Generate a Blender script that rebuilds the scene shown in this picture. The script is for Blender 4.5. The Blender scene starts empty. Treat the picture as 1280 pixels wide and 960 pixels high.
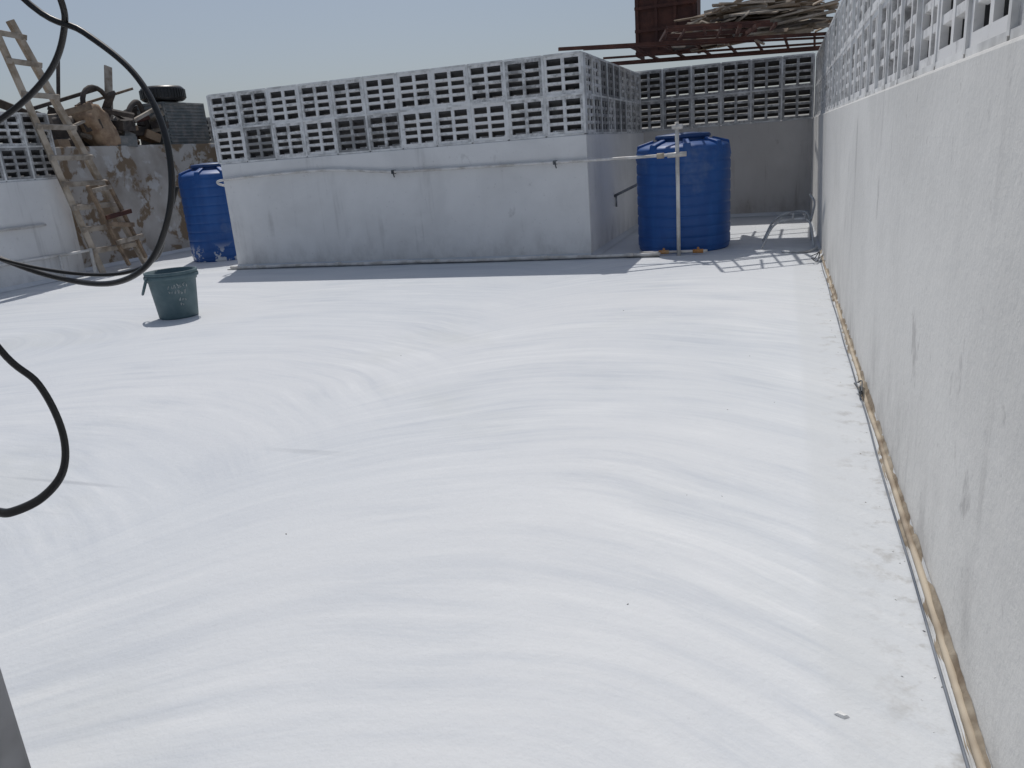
import bpy, math, random
from mathutils import Vector, Matrix
S=1.5
random.seed(7)
scene=bpy.context.scene
scene.view_settings.view_transform='Standard'
scene.view_settings.look='None'
scene.view_settings.exposure=0

# ---------------------------------------------------------------- materials
class NT:
    def __init__(s,name):
        s.m=bpy.data.materials.new(name); s.m.use_nodes=True
        s.t=s.m.node_tree; s.n=s.t.nodes; s.l=s.t.links
        s.b=s.n['Principled BSDF']
    def inp(s,sock,v):
        if hasattr(v,'is_linked') or isinstance(v,bpy.types.NodeSocket): s.l.new(v,sock)
        else: sock.default_value=v
    def pos(s,scale=(1,1,1)):
        o=s.n.new('ShaderNodeNewGeometry').outputs['Position']
        mp=s.n.new('ShaderNodeMapping'); s.l.new(o,mp.inputs[0]); mp.inputs['Scale'].default_value=scale
        return mp.outputs[0]
    def noise(s,vec,scale=1,detail=4,rough=.5,dist=0):
        n=s.n.new('ShaderNodeTexNoise'); s.l.new(vec,n.inputs['Vector'])
        n.inputs['Scale'].default_value=scale; n.inputs['Detail'].default_value=detail
        n.inputs['Roughness'].default_value=rough; n.inputs['Distortion'].default_value=dist
        return n.outputs['Fac']
    def math(s,op,a,b=0.0,c=None):
        n=s.n.new('ShaderNodeMath'); n.operation=op
        s.inp(n.inputs[0],a); s.inp(n.inputs[1],b)
        if c is not None: s.inp(n.inputs[2],c)
        return n.outputs[0]
    def ramp(s,f,lo,hi,a=0.0,b=1.0):
        n=s.n.new('ShaderNodeMapRange'); s.l.new(f,n.inputs[0]); n.interpolation_type='SMOOTHSTEP'
        n.inputs[1].default_value=lo;n.inputs[2].default_value=hi;n.inputs[3].default_value=a;n.inputs[4].default_value=b
        return n.outputs[0]
    def mix(s,f,a,b):
        n=s.n.new('ShaderNodeMix'); n.data_type='RGBA'
        s.inp(n.inputs[0],f)
        for i,v in ((6,a),(7,b)):
            if isinstance(v,tuple): v=(v[0],v[1],v[2],1)
            s.inp(n.inputs[i],v)
        return n.outputs[2]
    def bump(s,h,st=.2,d=.01):
        n=s.n.new('ShaderNodeBump'); s.l.new(h,n.inputs['Height']); n.inputs['Strength'].default_value=st; n.inputs['Distance'].default_value=d
        s.l.new(n.outputs[0],s.b.inputs['Normal'])
    def col(s,v):
        if isinstance(v,tuple): v=(v[0],v[1],v[2],1)
        s.inp(s.b.inputs['Base Color'],v)
    def sep(s,v):
        n=s.n.new('ShaderNodeSeparateXYZ'); s.l.new(v,n.inputs[0]); return n.outputs
    def comb(s,x,y,z=0.0):
        n=s.n.new('ShaderNodeCombineXYZ'); s.inp(n.inputs[0],x);s.inp(n.inputs[1],y);s.inp(n.inputs[2],z); return n.outputs[0]

def simple(name,c,c2=None,rough=.6,sc=6,metal=0,bump=.15,spec=None):
    m=NT(name); p=m.pos()
    n=m.noise(p,sc,3,.6)
    c2=c2 or tuple(v*.6 for v in c)
    m.col(m.mix(m.ramp(n,.35,.7),c,c2))
    m.b.inputs['Roughness'].default_value=rough; m.b.inputs['Metallic'].default_value=metal
    if spec is not None: m.b.inputs['Specular IOR Level'].default_value=spec
    if bump: m.bump(m.noise(p,sc*5,2),bump,.01)
    return m.m

def plaster(name,base=(.79,.785,.775),dirt=(.36,.35,.34),amt=.45,lowdirt=.4,blotch=.3):
    m=NT(name); p=m.pos()
    big=m.noise(p,.8,4,.6,.4)
    c=m.mix(m.ramp(big,.38,.68,0,.8),base,tuple(v*.86 for v in base))
    drip=m.noise(m.pos((6,6,.5)),1,4,.6)
    f=m.math('MULTIPLY',m.math('MULTIPLY',m.ramp(drip,.55,.76),m.ramp(big,.42,.6)),amt)
    c=m.mix(f,c,dirt)
    z=m.sep(p)[2]
    n3=m.noise(m.pos((1,1,.55)),3.2,5,.65)
    low=m.math('MULTIPLY',m.ramp(z,.0,.55,1,0),m.ramp(n3,.40,.68))
    c=m.mix(m.math('MULTIPLY',low,lowdirt),c,dirt)
    c=m.mix(m.ramp(n3,.645,.72,0,blotch),c,dirt)
    f2=m.noise(p,17,3,.6)
    c=m.mix(m.ramp(f2,.64,.76,0,.28),c,dirt)
    m.col(c); m.b.inputs['Roughness'].default_value=.8; m.b.inputs['Specular IOR Level'].default_value=.2
    m.bump(m.noise(p,9,5,.7),.3,.02)
    return m.m

def floor_mat():
    m=NT('floor_paint'); p=m.pos((1/S,1/S,1/S)); o=m.sep(p); x,y=o[0],o[1]
    wn=m.noise(p,.45,2)
    wob=m.math('MULTIPLY',m.math('SUBTRACT',wn,.5),.8)
    def lane(x0,R,seed):
        d=m.math('SUBTRACT',x,x0)
        q=m.math('SQRT',m.math('MAXIMUM',m.math('SUBTRACT',R*R,m.math('MULTIPLY',d,d)),0.05))
        w=m.math('ADD',m.math('SUBTRACT',y,q),wob)
        a=m.noise(m.comb(m.math('MULTIPLY',x,.9),m.math('MULTIPLY',w,2.8),seed),1,3,.6)
        b=m.noise(m.comb(m.math('MULTIPLY',x,1.3),m.math('MULTIPLY',w,12.0),seed+4),1,5,.72)
        return m.math('ADD',m.math('MULTIPLY',a,.42),m.math('MULTIPLY',b,.58))
    l1=lane(-.62,1.35,1.0); l2=lane(-2.9,1.85,7.0)
    dx=m.math('ADD',x,5.2); dy=m.math('SUBTRACT',y,3.6)
    rr=m.math('ADD',m.math('SQRT',m.math('ADD',m.math('MULTIPLY',dx,dx),m.math('MULTIPLY',m.math('MULTIPLY',dy,dy),1.8))),wob)
    l3=m.math('ADD',m.math('MULTIPLY',m.noise(m.comb(m.math('MULTIPLY',x,.5),m.math('MULTIPLY',rr,2.4),13.0),1,2),.5),m.math('MULTIPLY',m.noise(m.comb(m.math('MULTIPLY',x,.8),m.math('MULTIPLY',rr,11.0),15.0),1,4,.7),.5))
    def fmix(f,a,b): return m.math('ADD',m.math('MULTIPLY',a,m.math('SUBTRACT',1.0,f)),m.math('MULTIPLY',b,f))
    xx=m.math('ADD',x,wob)
    s=fmix(m.ramp(xx,-2.1,-1.35),l2,l1)
    s=fmix(m.ramp(xx,-4.6,-3.6),l3,s)
    cl=m.noise(p,.9,4,.55,.3)
    vis=m.ramp(cl,.36,.62,.25,1.0)
    c=m.mix(m.ramp(wn,.35,.65),(.655,.672,.692),(.618,.645,.675))
    dk=m.math('MULTIPLY',m.ramp(s,.54,.36),vis)
    c=m.mix(m.math('MULTIPLY',dk,.72),c,(.495,.53,.58))
    hi=m.math('MULTIPLY',m.ramp(s,.50,.66),vis)
    c=m.mix(m.math('MULTIPLY',hi,.75),c,(.745,.758,.770))
    c=m.mix(m.ramp(cl,.54,.72,0,.5),c,(.57,.59,.59))
    sc=m.noise(m.comb(m.math('MULTIPLY',x,1.0),m.math('MULTIPLY',y,13.0),3.0),1,1,.5)
    scm=m.math('MULTIPLY',m.ramp(sc,.70,.82),m.ramp(wn,.46,.58,0,.5))
    c=m.mix(scm,c,(.38,.40,.43))
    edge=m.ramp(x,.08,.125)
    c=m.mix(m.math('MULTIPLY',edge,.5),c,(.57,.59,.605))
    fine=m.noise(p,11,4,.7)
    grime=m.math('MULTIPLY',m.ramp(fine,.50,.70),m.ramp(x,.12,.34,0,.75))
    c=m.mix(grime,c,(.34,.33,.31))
    c=m.mix(m.ramp(fine,.66,.78,0,.22),c,(.42,.43,.44))
    m.col(c)
    m.b.inputs['Roughness'].default_value=.65
    m.b.inputs['Specular IOR Level'].default_value=.18
    m.bump(m.noise(p,26,3,.7),.3,.015)
    return m.m

def block_mat():
    m=NT('screen_block_paint'); p=m.pos()
    at=m.n.new('ShaderNodeAttribute'); at.attribute_name='tone'; f=at.outputs['Fac']
    n=m.noise(p,9,5,.7)
    k=m.math('MULTIPLY',m.ramp(m.math('ADD',n,m.math('MULTIPLY',m.math('SUBTRACT',f,.5),.5)),.36,.72),.88)
    c=m.mix(k,(.76,.755,.745),(.19,.19,.19))
    m.col(c); m.b.inputs['Roughness'].default_value=.85
    return m.m

def stained():
    m=NT('stained_plaster'); p=m.pos()
    n=m.noise(p,1.6,6,.62,.5)
    c=m.mix(m.ramp(m.noise(p,.9,4,.6),.35,.65),(.52,.49,.45),(.34,.30,.26))
    c=m.mix(m.ramp(n,.50,.56),c,(.23,.165,.105))
    c=m.mix(m.ramp(m.noise(p,3.2,5,.6),.56,.64,0,.8),c,(.58,.57,.55))
    m.col(c); m.b.inputs['Roughness'].default_value=.9
    m.bump(n,.5,.03); return m.m

def tank_mat(splash=False):
    m=NT('blue_plastic')
    n=m.noise(m.pos((3,3,.7)),2,3,.6)
    c=m.mix(m.ramp(n,.35,.75),(.008,.072,.27),(.014,.095,.33))
    c=m.mix(m.ramp(m.noise(m.pos(),1.5,4,.7),.58,.8,0,.35),c,(.20,.25,.33))
    if splash:
        z=m.sep(m.pos())[2]
        k=m.math('MULTIPLY',m.ramp(z,.10,.36,1,0),m.ramp(m.noise(m.pos(),4.5,3,.6),.50,.55))
        c=m.mix(k,c,(.6,.62,.65))
    m.col(c); m.b.inputs['Roughness'].default_value=.5
    return m.m

M=dict(
 floor=floor_mat(), wall=plaster('white_plaster'), rwall=plaster('parapet_plaster',(.745,.735,.705),(.34,.33,.32),.6,.55,.5),
 bwall=plaster('back_plaster',(.62,.595,.57),(.28,.24,.21),.9,.5,.5), block=block_mat(), stain=stained(),
 slotshade=simple('slot_shade_dark',(.075,.077,.08),(.05,.05,.055),.95,5,bump=0),  # shade painted into block slots: near-black colour makes the openings look deep
 grout=simple('white_grout',(.80,.80,.79),(.50,.50,.49),.8,5,bump=0), tank=tank_mat(), tank2=tank_mat(True),
 lid=simple('lid_plastic',(.01,.05,.18),(.03,.08,.2),.45,4),
 pvc=simple('pvc_white',(.74,.72,.69),(.50,.47,.43),.4,5), pvcb=simple('pvc_dirty',(.50,.43,.33),(.17,.12,.08),.75,3.0),
 mortar=simple('crumbled_mortar',(.36,.31,.24),(.17,.13,.09),.95,6,bump=.5),
 black=simple('black_rubber',(.012,.012,.013),(.02,.02,.02),.38,9,bump=0), dark=simple('dark_cable',(.05,.055,.06),(.16,.17,.18),.6,4,bump=0),
 gcable=simple('grey_cable',(.09,.11,.14),(.22,.24,.27),.6,2.5,bump=0),
 wood=simple('old_wood',(.30,.22,.15),(.14,.10,.07),.8,5), wood2=simple('grey_wood',(.42,.37,.31),(.22,.18,.14),.85,5),
 wood3=simple('pale_wood',(.50,.43,.35),(.28,.22,.16),.85,4),
 rust=simple('rusty_steel',(.060,.022,.016),(.11,.04,.025),.75,5), steel=simple('grey_steel',(.33,.34,.35),(.2,.2,.2),.5,5,.4),
 sack=simple('sack_cloth',(.42,.30,.20),(.22,.14,.09),.9,5), darkj=simple('dark_junk',(.05,.042,.038),(.11,.09,.075),.85,6),
 bucket=simple('bucket_plastic',(.070,.122,.138),(.11,.165,.18),.55,6,bump=.04), conc=simple('grey_concrete',(.30,.30,.31),(.20,.20,.20),.9,5),
 white=simple('white_marker',(.45,.48,.48),(.3,.33,.33),.7,5,bump=0), orange=simple('orange_plastic',(.50,.22,.06),(.5,.36,.2),.5,5),
 ground=simple('dusty_ground',(.30,.25,.19),(.2,.17,.13),.95,.2,bump=0), tin=simple('corrugated_metal',(.16,.17,.17),(.28,.27,.25),.55,6,.3),
 cyan=simple('chair_metal',(.60,.62,.63),(.38,.38,.38),.4,6,.3,bump=0))

# ---------------------------------------------------------------- mesh builder (units of eye height, scaled by S)
class B:
    def __init__(s): s.v=[];s.f=[];s.mi=[];s.sm=[];s.mats=[];s.tone=[]
    def _m(s,k):
        if k not in s.mats: s.mats.append(k)
        return s.mats.index(k)
    def add(s,vs,fs,mat,smooth=False,tone=.5):
        o=len(s.v); s.v+= [Vector(v) for v in vs]; k=s._m(mat)
        s.tone+=[tone]*len(vs)
        for f in fs: s.f.append([i+o for i in f]); s.mi.append(k); s.sm.append(smooth)
    def box(s,a,b,mat,M4=None,tone=.5):
        x0,y0,z0=a;x1,y1,z1=b
        vs=[Vector(v) for v in [(x0,y0,z0),(x1,y0,z0),(x1,y1,z0),(x0,y1,z0),(x0,y0,z1),(x1,y0,z1),(x1,y1,z1),(x0,y1,z1)]]
        if M4 is not None: vs=[M4@v for v in vs]
        s.add(vs,[(0,3,2,1),(4,5,6,7),(0,1,5,4),(1,2,6,5),(2,3,7,6),(3,0,4,7)],mat,False,tone)
    def beam(s,p0,p1,w,h,mat,roll=0):
        p0=Vector(p0);p1=Vector(p1);d=p1-p0;L=d.length
        q=d.to_track_quat('X','Z').to_matrix().to_4x4()
        s.box((0,-w/2,-h/2),(L,w/2,h/2),mat,Matrix.Translation(p0)@q@Matrix.Rotation(roll,4,'X'))
    def tube(s,pts,r,mat,n=8,flat=1.0,cap=True):
        pts=[Vector(p) for p in pts]; vs=[];fs=[]
        prev=None
        for i,p in enumerate(pts):
            d=(pts[min(i+1,len(pts)-1)]-pts[max(i-1,0)]).normalized()
            if prev is None:
                a=Vector((0,1,0)) if abs(d.y)<.8 else Vector((0,0,1))
            else: a=prev
            a=(a-d*a.dot(d)).normalized(); prev=a; b=d.cross(a)
            rr=r[i] if isinstance(r,(list,tuple)) else r
            for j in range(n):
                t=2*math.pi*j/n; vs.append(p+a*math.cos(t)*rr*flat+b*math.sin(t)*rr)
        for i in range(len(pts)-1):
            for j in range(n):
                k=(j+1)%n; fs.append((i*n+j,i*n+k,(i+1)*n+k,(i+1)*n+j))
        if cap: fs.append(tuple(range(n-1,-1,-1))); fs.append(tuple(range((len(pts)-1)*n,len(pts)*n)))
        s.add(vs,fs,mat,True)
    def lathe(s,prof,c,mat,n=48,cap0=False,cap1=True):
        c=Vector(c);vs=[];fs=[]
        for r,z in prof:
            for j in range(n):
                t=2*math.pi*j/n; vs.append(c+Vector((r*math.cos(t),r*math.sin(t),z)))
        for i in range(len(prof)-1):
            for j in range(n):
                k=(j+1)%n; fs.append((i*n+j,i*n+k,(i+1)*n+k,(i+1)*n+j))
        if cap1: fs.append(tuple(range((len(prof)-1)*n,len(prof)*n)))
        if cap0: fs.append(tuple(range(n-1,-1,-1)))
        s.add(vs,fs,mat,True)
    def make(s,name,bevel=0,parent=None):
        me=bpy.data.meshes.new(name); me.from_pydata([tuple(v*S) for v in s.v],[],s.f)
        for k in s.mats: me.materials.append(M[k])
        me.polygons.foreach_set('material_index',s.mi); me.polygons.foreach_set('use_smooth',s.sm)
        a=me.attributes.new('tone','FLOAT','POINT'); a.data.foreach_set('value',s.tone)
        me.update()
        ob=bpy.data.objects.new(name,me); scene.collection.objects.link(ob)
        if bevel:
            md=ob.modifiers.new('bevel','BEVEL'); md.width=bevel*S; md.segments=2; md.limit_method='ANGLE'
        if parent: ob.parent=parent
        return ob
def spline(pts,k=8):
    P=[Vector(p) for p in pts]; P=[P[0]*2-P[1]]+P+[P[-1]*2-P[-2]]; out=[]
    for i in range(1,len(P)-2):
        a,b,c,d=P[i-1],P[i],P[i+1],P[i+2]
        for j in range(k):
            t=j/k; out.append(.5*((2*b)+(c-a)*t+(2*a-5*b+4*c-d)*t*t+(3*b-a-3*c+d)*t**3))
    out.append(P[-2]); return out
def empty(name):
    e=bpy.data.objects.new(name,None); scene.collection.objects.link(e); return e

XL,XL2,XR,YB=-7.55,-7.85,.335,10.2
PH=1.10
# ---------------------------------------------------------------- setting
b=B(); b.add([(-400,-400,-4),(400,-400,-4),(400,400,-4),(-400,400,-4)],[(0,1,2,3)],'ground'); b.make('ground')
b=B(); b.add([(-9,-3,0),(.6,-3,0),(.6,10.4,0),(-9,10.4,0)],[(0,1,2,3)],'floor'); b.make('roof_floor')
b=B(); b.box((-9,-3,-4),(.75,10.5,-.01),'conc'); b.make('building_below')

def wall(name,a,c,mat,bev=.008):
    b=B(); b.box(a,c,mat); return b.make(name,bev)
wall('parapet_wall',(XR,-3,-.02),(XR+.16,YB,PH+.01),'rwall')
wall('parapet_wall',(-9.6,YB,-.02),(XR+.16,YB+.16,PH),'bwall')
wall('parapet_wall',(XL-.16,-3,-.02),(XL,6.9,PH-.02),'wall')
wall('stained_wall',(-9.6,6.905,-.02),(XL2,YB-.005,1.43),'stain',.015)
wall('raised_roof_block',(-5.56,7.05,-.02),(-1.64,YB-.004,1.09),'wall')
# paint fillets
b=B()
def fillet(p0,p1,nrm,w=.045):
    p0=Vector(p0);p1=Vector(p1);n=Vector(nrm); z=Vector((0,0,1))
    prof=[(0,w),(w*.18,w*.5),(w*.5,w*.18),(w,.003)]
    vs=[];
    for p in (p0,p1):
        for a,h in prof: vs.append(p+n*(a+.001)+z*h)
    b.add(vs,[(i,i+1,i+5,i+4) for i in range(3)],'floor',True)
fillet((XR,-3,0),(XR,YB,0),(-1,0,0),.022)
fillet((-5.56,7.05,0),(-1.64,7.05,0),(0,-1,0))
fillet((-1.64,7.05,0),(-1.64,YB,0),(1,0,0))
fillet((-1.64,YB,0),(XR,YB,0),(0,-1,0))
fillet((XL,-3,0),(XL,6.9,0),(1,0,0))
fillet((XL2,6.9,0),(XL2,YB,0),(1,0,0))
b.make('floor_edge_fillet')

def screen(name,org,d,n,ncol,bw,bh=.335,nrow=2,th=.10,slots=4,ncs=2,bias=0.0,spread=1.0,dark=.12):
    b=B(); org=Vector(org); d=Vector(d); n=Vector(n); z=Vector((0,0,1))
    def bx(s0,s1,z0,z1,e0,e1,mat,tone,drop=0):
        vs=[]
        for (ss,zz,ee) in [(s0,z0,e0),(s1,z0,e0),(s1,z0,e1),(s0,z0,e1),(s0,z1,e0),(s1,z1,e0),(s1,z1,e1),(s0,z1,e1)]:
            zz2=zz-(drop if ee==e0 else 0)
            vs.append(org+d*ss+n*ee+z*zz2)
        b.add(vs,[(0,3,2,1),(4,5,6,7),(0,1,5,4),(1,2,6,5),(2,3,7,6),(3,0,4,7)],mat,False,tone)
    g=.012
    for i in range(ncol):
        for j in range(nrow):
            t=random.random()**1.4*spread
            if random.random()<dark: t=.75
            t+=bias
            jz=random.uniform(-.003,.003); je=random.uniform(-.005,.005)
            s0=i*bw+g/2;s1=(i+1)*bw-g/2;z0=j*bh+g/2+jz;z1=(j+1)*bh-g/2+jz
            w=.028
            e1=je; e0=-th+je; em=e1-.018
            for (ea,eb,mt) in ((em,e1,'block'),(e0,em-.0005,'slotshade')):
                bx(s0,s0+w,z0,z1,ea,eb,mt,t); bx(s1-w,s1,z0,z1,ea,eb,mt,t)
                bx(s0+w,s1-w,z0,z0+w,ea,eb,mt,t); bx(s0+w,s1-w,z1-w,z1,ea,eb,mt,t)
            cw=(s1-s0-2*w)
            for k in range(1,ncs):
                c=s0+w+cw*k/ncs; bx(c-.015,c+.015,z0+w,z1-w,em,e1-.002,'block',t); bx(c-.015,c+.015,z0+w,z1-w,e0,em-.0005,'slotshade',t)
            ph=(z1-z0-2*w)/slots
            for c in range(ncs):
                a0=s0+w+cw*c/ncs+(.015 if c else 0); a1=s0+w+cw*(c+1)/ncs-(.015 if c<ncs-1 else 0)
                for k in range(1,slots+1):
                    zc=z0+w+ph*k
                    if k<slots:
                        q=random.uniform(-.0015,.0015)
                        bx(a0,a1,zc-.011+q,zc+.011+q,em-.004,e1-.004,'block',t+random.uniform(-.12,.16),.006)
                        bx(a0,a1,zc-.017,zc+.004,e0,em-.0045,'slotshade',t,.036)
                    else: bx(a0,a1,zc-.010,zc-.001,e0,em,'slotshade',t,.040)
    H=nrow*bh
    for i in range(ncol+1):
        bx(i*bw-g*.8,i*bw+g*.8,-.0,H,-th+.01,.007,'grout',.2)
    for j in range(nrow+1):
        for i in range(ncol):
            bx(i*bw+g*.8,(i+1)*bw-g*.8,j*bh-g*.7,j*bh+g*.7,-th+.01,.0055,'grout',.2)
    return b.make(name)
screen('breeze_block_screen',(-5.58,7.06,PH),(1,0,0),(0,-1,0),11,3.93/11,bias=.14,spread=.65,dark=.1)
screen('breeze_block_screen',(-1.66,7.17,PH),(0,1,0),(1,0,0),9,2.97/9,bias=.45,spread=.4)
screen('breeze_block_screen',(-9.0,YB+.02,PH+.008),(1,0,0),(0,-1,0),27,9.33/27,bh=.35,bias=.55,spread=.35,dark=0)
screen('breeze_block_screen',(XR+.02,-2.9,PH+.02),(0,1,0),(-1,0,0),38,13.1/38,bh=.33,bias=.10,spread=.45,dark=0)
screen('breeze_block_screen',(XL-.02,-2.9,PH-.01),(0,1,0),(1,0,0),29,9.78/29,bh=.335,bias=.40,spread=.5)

# door jamb beside the viewer
b=B(); b.box((-2.4,.25,0),(-.945,.594,2.2),'conc'); b.make('door_jamb_wall',.006)

# ---------------------------------------------------------------- tanks
def tank(name,x,y,R,H,mat,lids='lid'):
    b=B(); prof=[(R*.95,0),(R*.985,.02)]
    nr=9; z0=.04;z1=.86*H
    for i in range(nr*8+1):
        t=i/(nr*8); rr=R*(1-.022*(max(0,math.cos(t*nr*2*math.pi))**6))
        prof.append((rr,z0+(z1-z0)*t))
    prof+=[(R*.985,.885*H),(R*.93,.905*H),(R*.85,.915*H),(R*.78,.925*H),(R*.62,.94*H),(R*.56,.945*H)]
    b.lathe(prof,(x,y,0),mat,64)
    b.lathe([(R*.55,.94*H),(R*.55,.965*H),(R*.59,.967*H),(R*.59,.99*H),(R*.56,1.0*H),(R*.2,1.012*H)],(x,y,0),lids,40)
    for k in range(8):
        a=k*math.pi/4+.2
        Mx=Matrix.Translation((x,y,0))@Matrix.Rotation(a,4,'Z')
        vs=[(R*.60,-.07*R,.84*H),(R*1.012,-.10*R,.80*H),(R*1.012,.10*R,.80*H),(R*.60,.07*R,.84*H),
            (R*.62,-.06*R,.965*H),(R*.965,-.075*R,.925*H),(R*.965,.075*R,.925*H),(R*.62,.06*R,.965*H)]
        b.add([Mx@Vector(v) for v in vs],[(0,3,2,1),(4,5,6,7),(0,1,5,4),(1,2,6,5),(2,3,7,6),(3,0,4,7)],mat)
    return b.make(name,.008)
tank('water_tank',-.86,7.56,.425,1.03,'tank')
tank('water_tank',-6.46,8.02,.40,1.12,'tank2')

# ---------------------------------------------------------------- pipes
b=B()
yf=7.015
b.tube(spline([(-5.62,7.2,.86),(-5.60,yf,.90),(-5.50,yf,.935),(-4.7,yf,.955),(-4.2,yf,.95),(-3.6,yf,.895),(-3.2,yf,.885),(-2.3,yf,.875),(-1.9,yf,.87),(-1.3,yf,.865),(-.84,7.03,.865)],6),.013,'pvc')
b.tube([(-.845,7.03,.0),(-.845,7.03,.6),(-.85,7.04,1.13)],.017,'pvc',10)
b.tube([(-.93,7.03,.86),(-.77,7.03,.865)],.022,'pvc',10)
b.tube([(-1.02,7.03,.862),(-.96,7.03,.863)],.024,'pvcb',10)
b.tube([(-.89,7.035,1.09),(-.80,7.035,1.09)],.022,'pvc',10)
for x,z in ((-3.55,.89),(-1.93,.87)):
    b.box((x-.015,yf-.018,z-.018),(x+.012,7.05,z+.018),'dark'); b.tube([(x,yf-.015,z),(x+.015,yf-.02,z-.05)],.006,'dark',6)
b.make('water_pipe')
b=B()
pts=[]; x=-5.6
while x<-.9: pts.append((x,6.97+.008*math.sin(x*3),.022+.004*math.sin(x*5))); x+=.2
b.tube(pts,.017,'pvc')
pts=[(p[0],6.93+.012*math.sin(p[0]*4+1)+random.uniform(-.008,.008),.010) for p in pts]
b.tube(spline(pts,3),.0045,'dark',6)
for x in (-5.3,-4.3,-3.2,-2.1,-1.3): b.tube([(x,6.972,.024),(x+.06,6.972,.024)],.022,'pvc',10)
b.make('base_pipe')
b=B(); b.tube([(-1.64,8.2,.47),(-1.28,8.12,.62)],.014,'steel',8); b.tube([(-1.62,8.2,.49),(-1.62,8.2,.36)],.010,'steel',8); b.make('broken_wall_pipe')
b=B()
b.tube([(XL+.03,-1,.63),(XL+.03,6.5,.61)],.014,'pvc'); b.tube([(XL+.03,-1,.30),(XL+.03,6.55,.27),(XL+.06,6.62,.27),(XL+.25,6.8,.29)],.016,'pvc')
b.tube([(XL+.25,6.8,.31),(XL+.25,6.8,0)],.018,'pvc'); b.tube([(XL+.06,6.55,.27),(XL+.06,6.55,.0)],.014,'pvc')
b.make('water_pipe')
# conduit along the right parapet
b=B(); pts=[];y=-1.0
random.seed(3)
while y<6.9: pts.append((XR-.012+random.uniform(-.005,.003),y,.008+random.uniform(-.002,.003))); y+=.33
b.tube(spline(pts,4),.0078,'pvcb',10)
c=Vector((XR-.035,3.1,.02))
pp=[c+Vector((random.uniform(-.025,.02),random.uniform(-.09,.09),random.uniform(-.01,.02))) for _ in range(9)]
b.tube(spline(pp,5),.0028,'dark',6)
c=Vector((XR-.05,6.6,.02)); pp=[c+Vector((random.uniform(-.05,.02),random.uniform(-.3,.3),random.uniform(-.01,.05))) for _ in range(8)]
b.tube(spline(pp,5),.004,'dark',6)
b.make('wall_conduit')
b=B(); y=-1.0;pts=[]
while y<7.0: pts.append((XR-.030+random.uniform(-.0025,.0025),y,.0035)); y+=.35
b.tube(spline(pts,4),.0030,'gcable',6); b.make('thin_floor_cable')
b=B(); vs=[];fs=[]; y=-1.0;i=0; wd=.022;h=.015
while y<7.0:
    wd=.6*wd+.4*(.023+random.uniform(-.014,.012)); h=.6*h+.4*(.018+random.uniform(-.014,.026))
    vs+=[(XR-.001,y,h),(XR-wd*.5,y,h*.4),(XR-wd,y,.0012)]
    if i: o=3*i; fs+=[(o-3,o-2,o+1,o),(o-2,o-1,o+2,o+1)]
    y+=.03;i+=1
b.add(vs,fs,'mortar'); b.make('mortar_strip')

# valves at tank foot
b=B()
for x in (-.98,-.68):
    b.tube([(x-.045,7.06,.03),(x+.045,7.06,.03)],.018,'orange',8); b.tube([(x,7.06,.03),(x,7.06,.065)],.010,'orange',8)
b.tube([(-1.2,7.06,.03),(-.6,7.06,.03)],.012,'pvc',8)
b.make('pipe_valve')

# ---------------------------------------------------------------- bucket
bx,by=-4.25,4.62
b=B(); H=.345; K=.95
b.lathe([(r*K,z) for r,z in [(.10,.012),(.140,.0),(.146,.01),(.150,.05),(.174,.27),(.176,.275),(.184,.277),(.186,H-.03),(.192,H-.028),(.195,H),(.182,H),(.170,.25),(.130,.02),(.0,.02)]],(bx,by,0),'bucket',48,cap0=True)
hd=[]
u=Vector((-.76,-.65,0)).normalized(); w=Vector((.65,-.76,0))
for i in range(17):
    a=math.pi*i/16
    hd.append(Vector((bx,by,H-.03))+w*(.197*math.cos(a))*.55+u*(.165+.05*math.sin(a))+Vector((0,0,-.12*math.sin(a))))
b.tube(hd,.009,'bucket',8)
b.lathe([(.187,H-.05),(.190,H-.045),(.190,H-.03),(.187,H-.025)],(bx,by,0),'bucket',48,cap1=False)
random.seed(12)
def surf(a,z): 
    r=((.150+(z-.05)*(.024/.22)) if z<.27 else .186)*K+.002
    return (bx+r*math.cos(a),by+r*math.sin(a),z)
a0=math.radians(-43)
for row,z in enumerate((.245,.20,.145,.105)):
    a=a0-.45+random.uniform(0,.25)
    n=(7,6,3,2)[row]
    if row>1: a=a0+.05
    for k in range(n):
        pts=[surf(a+random.uniform(-.01,.09),z+random.uniform(-.017,.017)) for _ in range(4)]
        b.tube(spline(pts,4),.0020,'white',5); a+=.13
b.make('bucket')

# ---------------------------------------------------------------- ladder
b=B()
L0=Vector((-7.33,6.93,0));L1=Vector((-7.60,6.50,2.70));R0=Vector((-7.33,7.60,0));R1=Vector((-7.61,6.74,2.68))
b.beam(L0,L1,.085,.06,'wood3'); b.beam(R0,R1,.085,.06,'wood3')
for t in (.10,.19,.28,.375,.48,.60,.72,.84,.94):
    b.beam(L0.lerp(L1,t)+Vector((.035,-.05,0)),R0.lerp(R1,t)+Vector((.035,.05,0)),.035,.055,'wood2',.3)
b.beam((-7.24,6.90,.98),(-7.22,7.22,.05),.045,.03,'wood'); b.beam((-7.26,7.2,1.02),(-7.22,7.50,.10),.045,.03,'wood')
b.beam((-7.23,6.93,.92),(-7.24,7.22,.95),.03,.05,'wood2')
b.beam((-7.2,7.02,.62),(-7.22,7.42,.66),.03,.05,'rust');b.beam((-7.2,7.02,.55),(-7.22,7.42,.50),.03,.05,'wood')
b.beam((-7.2,7.1,.33),(-7.22,7.52,.36),.03,.05,'wood2')
b.make('wooden_ladder',.004)

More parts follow.
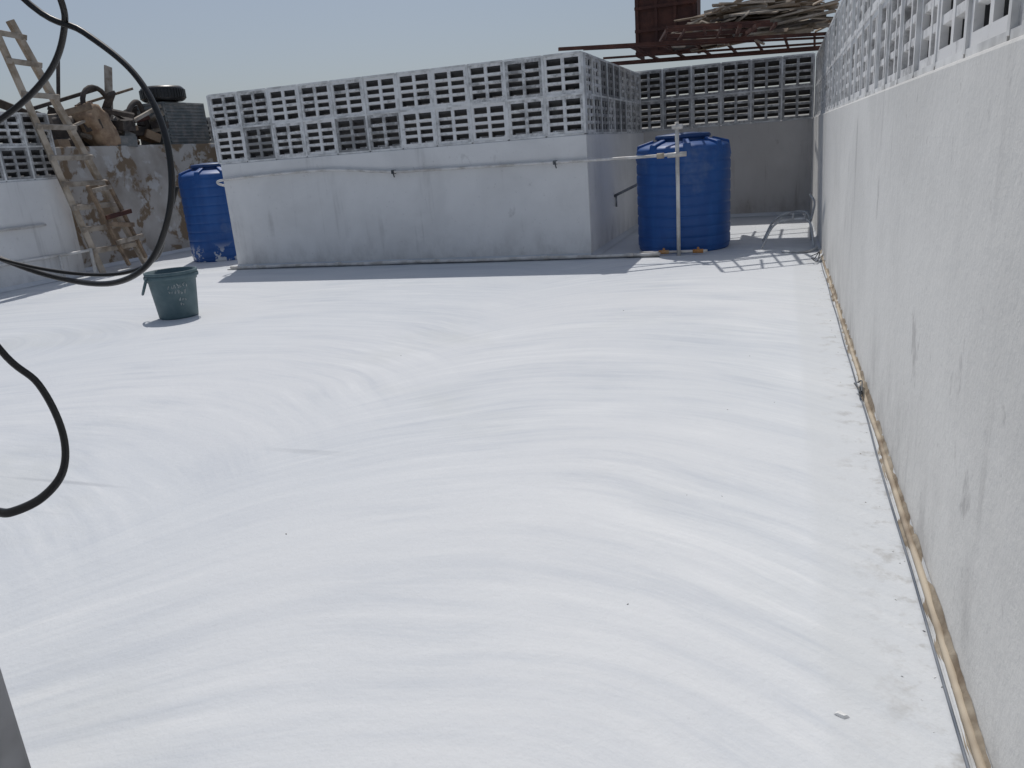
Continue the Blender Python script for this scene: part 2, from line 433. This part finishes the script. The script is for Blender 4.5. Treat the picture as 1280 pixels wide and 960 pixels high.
# ---------------------------------------------------------------- junk on the neighbouring roof edge
T=1.43
b=B(); y0,y1,x0,x1=9.12,9.95,-8.45,-7.95
b.box((x0,y0,T),(x1,y1,T+.56),'tin')
for i in range(12):
    z=T+.03+i*.045; b.box((x1,y0+.02,z),(x1+.012,y1-.02,z+.022),'tin'); b.box((x0+.02,y0-.012,z),(x1-.02,y0,z+.022),'tin')
b.make('metal_cabinet',.004)
b=B(); c=Vector((-8.12,9.35,T+.57))
ring=[(.17,.0),(.155,.03),(.155,.05),(.2,.015),(.25,.01),(.283,.03),(.29,.06),(.29,.14),(.283,.17),(.25,.20),(.2,.195),(.155,.16),(.155,.13),(.17,.02)]
b.lathe(ring,c,'black',44,cap1=False)
for i in range(44):
    a=2*math.pi*i/44; Mx=Matrix.Translation(c)@Matrix.Rotation(a,4,'Z'); b.box((.288,-.012,.045),(.298,.012,.155),'black',Mx)
b.make('car_tyre')
random.seed(21)
def sack(name,c,sx,sy,sz,mat='sack',tilt=0):
    import bmesh
    bm=bmesh.new(); bmesh.ops.create_icosphere(bm,subdivisions=4,radius=1)
    from mathutils import noise
    off=Vector((random.random()*9,)*3)
    for v in bm.verts:
        p=v.co.copy(); m=max(abs(p.x),abs(p.y),abs(p.z)); p=p.lerp(p/m,.35)
        p*=1+.16*noise.noise(p*2.2+off)+.06*noise.noise(p*6+off)
        p=Vector((p.x*sx,p.y*sy,p.z*sz)); p=Matrix.Rotation(tilt,3,'X')@p
        v.co=(p+Vector(c))*S
    me=bpy.data.meshes.new(name); bm.to_mesh(me); bm.free(); me.materials.append(M[mat])
    for f in me.polygons: f.use_smooth=True
    o=bpy.data.objects.new(name,me); scene.collection.objects.link(o); return o
sack('cloth_sack',(-8.0,7.95,T+.22),.18,.17,.30,tilt=.5)
sack('cloth_sack',(-8.25,8.25,T+.17),.2,.28,.18,'darkj')
sack('cloth_sack',(-8.2,7.55,T+.17),.2,.24,.20,'darkj')
b=B()
for i in range(75):
    x=random.uniform(-8.7,-7.95);y=random.uniform(7.05,9.1);z=T+random.uniform(.03,.50)*(1-.3*abs(y-8)/1.0)
    L=random.uniform(.2,.7);a=random.uniform(0,6.28);e=random.uniform(-.35,.4)
    p=Vector((x,y,z));d=Vector((math.cos(a)*math.cos(e)*.5,math.sin(a)*math.cos(e),math.sin(e)))*L
    q=p+d
    if q.z<T+.02: q.z=T+.03
    if q.y>9.1: q.y=9.1
    b.beam(p,q,random.uniform(.03,.10),random.uniform(.015,.05),random.choice(['wood','wood2','darkj','darkj','rust','darkj']),random.uniform(0,3))
b.beam((-8.1,8.28,T+.3),(-8.15,8.50,T+.98),.10,.02,'wood2',1.2)
b.beam((-7.95,8.3,T+.22),(-7.95,9.05,T+.50),.05,.04,'wood2'); b.beam((-8.2,7.6,T+.3),(-8.2,7.8,T+1.02),.03,.03,'darkj')
b.beam((-8.2,7.3,T+.45),(-8.3,8.4,T+.72),.04,.04,'darkj'); b.beam((-8.3,8.0,T+.5),(-8.3,9.0,T+.75),.03,.03,'wood')
b.tube(spline([(-8.1,8.5,T+.1),(-8.1,8.65,T+.45),(-8.15,8.9,T+.55),(-8.2,9.05,T+.2)],6),.035,'darkj')
b.tube([Vector((-8.02,8.05+.2*math.cos(t/20*6.283),T+.5+.2*math.sin(t/20*6.283))) for t in range(21)],.03,'darkj',8)
for i in range(26):
    y=random.uniform(7.0,9.1); z=T+random.uniform(.03,.3); x=random.uniform(-8.3,-7.93); s=random.uniform(.04,.13)
    Mx=Matrix.Translation((x,y,z))@Matrix.Rotation(random.uniform(0,6),4,'Z')@Matrix.Rotation(random.uniform(-.6,.6),4,'X')
    b.box((-s,-s*.8,-s*.5),(s,s,s*.5),random.choice(['darkj','darkj','tin','wood','sack']),Mx)
b.make('scrap_pile')

# ---------------------------------------------------------------- overhead steel frame, panel, lumber
Z=1.81
b=B()
def bar(p,q,r=.02): b.beam(p,q,r,r,'rust')
bar((-1.85,7.05,Z),(.5,8.35,Z),.028); bar((-1.7,7.35,Z+.01),(.5,8.6,Z-.01),.02)
bar((-1.75,8.8,Z),(.5,9.6,Z),.028); bar((-1.75,9.1,Z+.01),(.5,10.0,Z+.01),.02); bar((-1.7,8.2,Z),(.5,9.2,Z),.02)
for i in range(7):
    x=-1.35+i*.27; bar((x,7.35+(x+1.85)*.56,Z+.03),(x+.05,9.35+(x+1.75)*.3,Z+.03),.022)
# loose window grille lying on the frame, some bars bent or missing
random.seed(31)
for i in range(7):
    t=i/6; k=random.uniform(-.05,.05); e=random.choice([.8,.8,.62,.8,.45])
    bar((-.92+t*.85,7.05+t*.42,Z+.045),(-.92+t*.85-.15*e+k,7.05+e+t*.42,Z+.05),random.choice([.018,.024,.03]))
for i in (0,1,3,4):
    t=i/4; bar((-.92-.12*t,7.05+.8*t,Z+.070),(-.07-.12*t-random.uniform(0,.25),7.47+.8*t+random.uniform(-.07,.05),Z+.070),random.choice([.018,.03]))
b.make('steel_roof_frame')
b=B(); px0,px1,py=-1.50,-.86,8.95
b.box((px0,py,Z+.05),(px1,py+.03,Z+1.0),'rust')
for k in range(4):
    x=px0+.01+k*(px1-px0-.05)/3; b.box((x,py-.025,Z+.05),(x+.03,py-.001,Z+1.0),'rust')
for k in range(5):
    z=Z+.06+k*.22; b.box((px0,py-.032,z),(px1,py-.026,z+.03),'rust')
b.box((px0,py+.03,Z+.05),(px0+.03,py+.4,Z+1.0),'rust');b.box((px1-.03,py+.03,Z+.05),(px1,py+.4,Z+1.0),'rust')
b.make('rusty_steel_door')
random.seed(5)
b=B()
for i in range(70):
    lay=i/70
    y=random.uniform(8.15,9.0); z=Z+.07+lay*.30
    c=-.3+random.uniform(-.15,.15)+.06*lay
    L=random.uniform(.3,.75)*(1-.35*lay)
    tl=random.uniform(-.16,.2); yw=random.uniform(-.35,.4)
    p=Vector((c-L,y-yw*L,z-tl*L*.5));q=Vector((c+L,y+yw*L,z+tl*L*.5))
    p.x=max(p.x,-1.12); q.x=min(q.x,.45)
    b.beam(p,q,random.uniform(.04,.12),random.uniform(.012,.035),random.choice(['wood3','wood3','wood2','wood','darkj']),random.uniform(-.5,.5))
for i in range(55):
    y=random.uniform(8.10,8.6); x=random.uniform(-1.05,.35); z=Z+random.uniform(.05,.38)*(1-abs(x+.3)*.35)
    a=random.uniform(-.6,.6); L=random.uniform(.08,.32)
    b.beam((x,y,z),(x+L*math.cos(a),y-.1,z+L*math.sin(a)),random.uniform(.015,.05),.012,random.choice(['wood3','wood2','wood3','wood']),random.uniform(-1,1))
b.make('lumber_pile')

# ---------------------------------------------------------------- bent metal frame in the corner
b=B()
def t(p,r=.010): b.tube(spline(p,6),r,'cyan',6)
t([(-.15,7.25,.01),(-.05,7.3,.2),(.1,7.35,.24),(.24,7.3,.22),(.28,7.2,.01)])
t([(-.15,7.75,.01),(-.05,7.75,.2),(.1,7.8,.26),(.24,7.75,.24),(.28,7.7,.01)])
for x,z in ((-.08,.16),(.0,.22),(.1,.25),(.2,.245)): t([(x,7.3,z),(x+.01,7.5,z+.02),(x,7.77,z)],.008)
t([(.28,7.2,.01),(.30,7.1,.02),(.2,6.95,.01),(.02,7.0,.01)]); t([(.27,7.7,.2),(.3,7.9,.33),(.26,8.0,.4)])
b.make('bent_chair_frame')

# ---------------------------------------------------------------- cables by the doorway
def cable(name,xz,y=.7,r=.0034,flat=1.0,pre=[],post=[]):
    b=B(); pts=list(pre)+[(x,y+.02*math.sin(i*.9),1+z) for i,(x,z) in enumerate(xz)]+list(post)
    b.tube(spline(pts,8),r,'black',10,flat); return b.make(name)
e=empty('hanging_cable')
A=cable('cable_loop',[(-.772,.200),(-.709,.155),(-.657,.109),(-.624,.055),(-.610,-.003),(-.622,-.053),(-.662,-.092),(-.731,-.112),(-.816,-.109),(-.899,-.088),(-1.0,-.04),(-1.08,.05)],pre=[(-1.02,.61,1.62),(-.9,.65,1.4)],post=[(-1.1,.66,1.25),(-1.04,.61,1.6)])
A2=cable('cable_loop_inner',[(-.716,.193),(-.735,.1605),(-.774,.121),(-.838,.082),(-.93,.05),(-1.02,.07)],pre=[(-.98,.61,1.62),(-.82,.66,1.42),(-.735,.69,1.28)],post=[(-1.07,.66,1.25),(-1.05,.61,1.6)])
A3=cable('cable_strand',[(-.90,-.078),(-.816,-.100),(-.735,-.104),(-.668,-.086),(-.629,-.050)],r=.0022,pre=[(-1.08,.66,1.06),(-1.0,.68,.965)],post=[(-.612,.70,.99)])
C=cable('flat_cable',[(-.937,-.193),(-.906,-.244),(-.891,-.309),(-.893,-.360),(-.921,-.394),(-.972,-.415),(-1.019,-.421)],r=.0064,flat=.5,pre=[(-1.02,.61,1.3),(-.99,.68,.95)],post=[(-1.12,.68,.56),(-1.2,.61,.6)])
for o in (A,A2,A3,C): o.parent=e

# ---------------------------------------------------------------- floor debris
random.seed(9)
b=B()
def chip(x,y,s,mat):
    Mx=Matrix.Translation((x,y,s*.2))@Matrix.Rotation(random.uniform(0,6),4,'Z')@Matrix.Rotation(random.uniform(-.3,.3),4,'Y')
    b.add([Mx@Vector(v) for v in [(-s,-s*.3,-s*.15),(s*.7,-s*.5,-s*.15),(s,s*.3,-s*.15),(-s*.4,s*.5,-s*.15),(-s*.6,-s*.1,s*.25),(s*.4,-s*.3,s*.3),(s*.6,s*.2,s*.15),(-s*.3,s*.3,s*.25)]],[(0,3,2,1),(4,5,6,7),(0,1,5,4),(1,2,6,5),(2,3,7,6),(3,0,4,7)],mat)
chip(.124,1.25,.013,'grout')
for i in range(12):
    chip(random.uniform(-4,.2),1.3+random.random()*4,random.uniform(.002,.005),random.choice(['darkj','conc']))
for i in range(60): chip(XR-random.uniform(.03,.10),random.uniform(.8,7),random.uniform(.002,.004),random.choice(['conc','grout','mortar']))
b.make('floor_debris')

# ---------------------------------------------------------------- light, sky, camera
to_sun=Vector((-.28,.53,1)).normalized()
sl=bpy.data.lights.new('sun','SUN'); sl.energy=2.4; sl.angle=math.radians(.53); sl.color=(1,.965,.92)
so=bpy.data.objects.new('sun',sl); scene.collection.objects.link(so); so.rotation_euler=(-to_sun).to_track_quat('-Z','Y').to_euler(); so.location=to_sun*20
w=bpy.data.worlds.new('World'); scene.world=w; w.use_nodes=True
sk=w.node_tree.nodes.new('ShaderNodeTexSky'); sk.sky_type='NISHITA'; sk.sun_disc=False
sk.sun_elevation=math.asin(to_sun.z); sk.sun_rotation=math.atan2(to_sun.x,to_sun.y); sk.dust_density=2.2; sk.air_density=1.0; sk.ozone_density=2.0; sk.altitude=50
hz=w.node_tree.nodes.new('ShaderNodeMix'); hz.data_type='RGBA'; hz.inputs[0].default_value=.40
w.node_tree.links.new(sk.outputs[0],hz.inputs[6]); hz.inputs[7].default_value=(4.3,4.9,5.9,1)
bg=w.node_tree.nodes['Background']; w.node_tree.links.new(hz.outputs[2],bg.inputs[0]); bg.inputs[1].default_value=.074

cam=bpy.data.cameras.new('camera'); co=bpy.data.objects.new('camera',cam); scene.collection.objects.link(co)
X=Vector((.9464,-.0229,.3221));Y=Vector((.3143,.2957,-.9021));Y=(Y-X*Y.dot(X)/X.dot(X)).normalized();X.normalize();Zv=X.cross(Y)
R=Matrix((X,Y,Zv)).to_4x4()
co.matrix_world=Matrix.Translation((0,0,S))@R
cam.sensor_width=36; cam.lens=36*970/1280; cam.clip_start=.02; cam.clip_end=2000
scene.camera=co
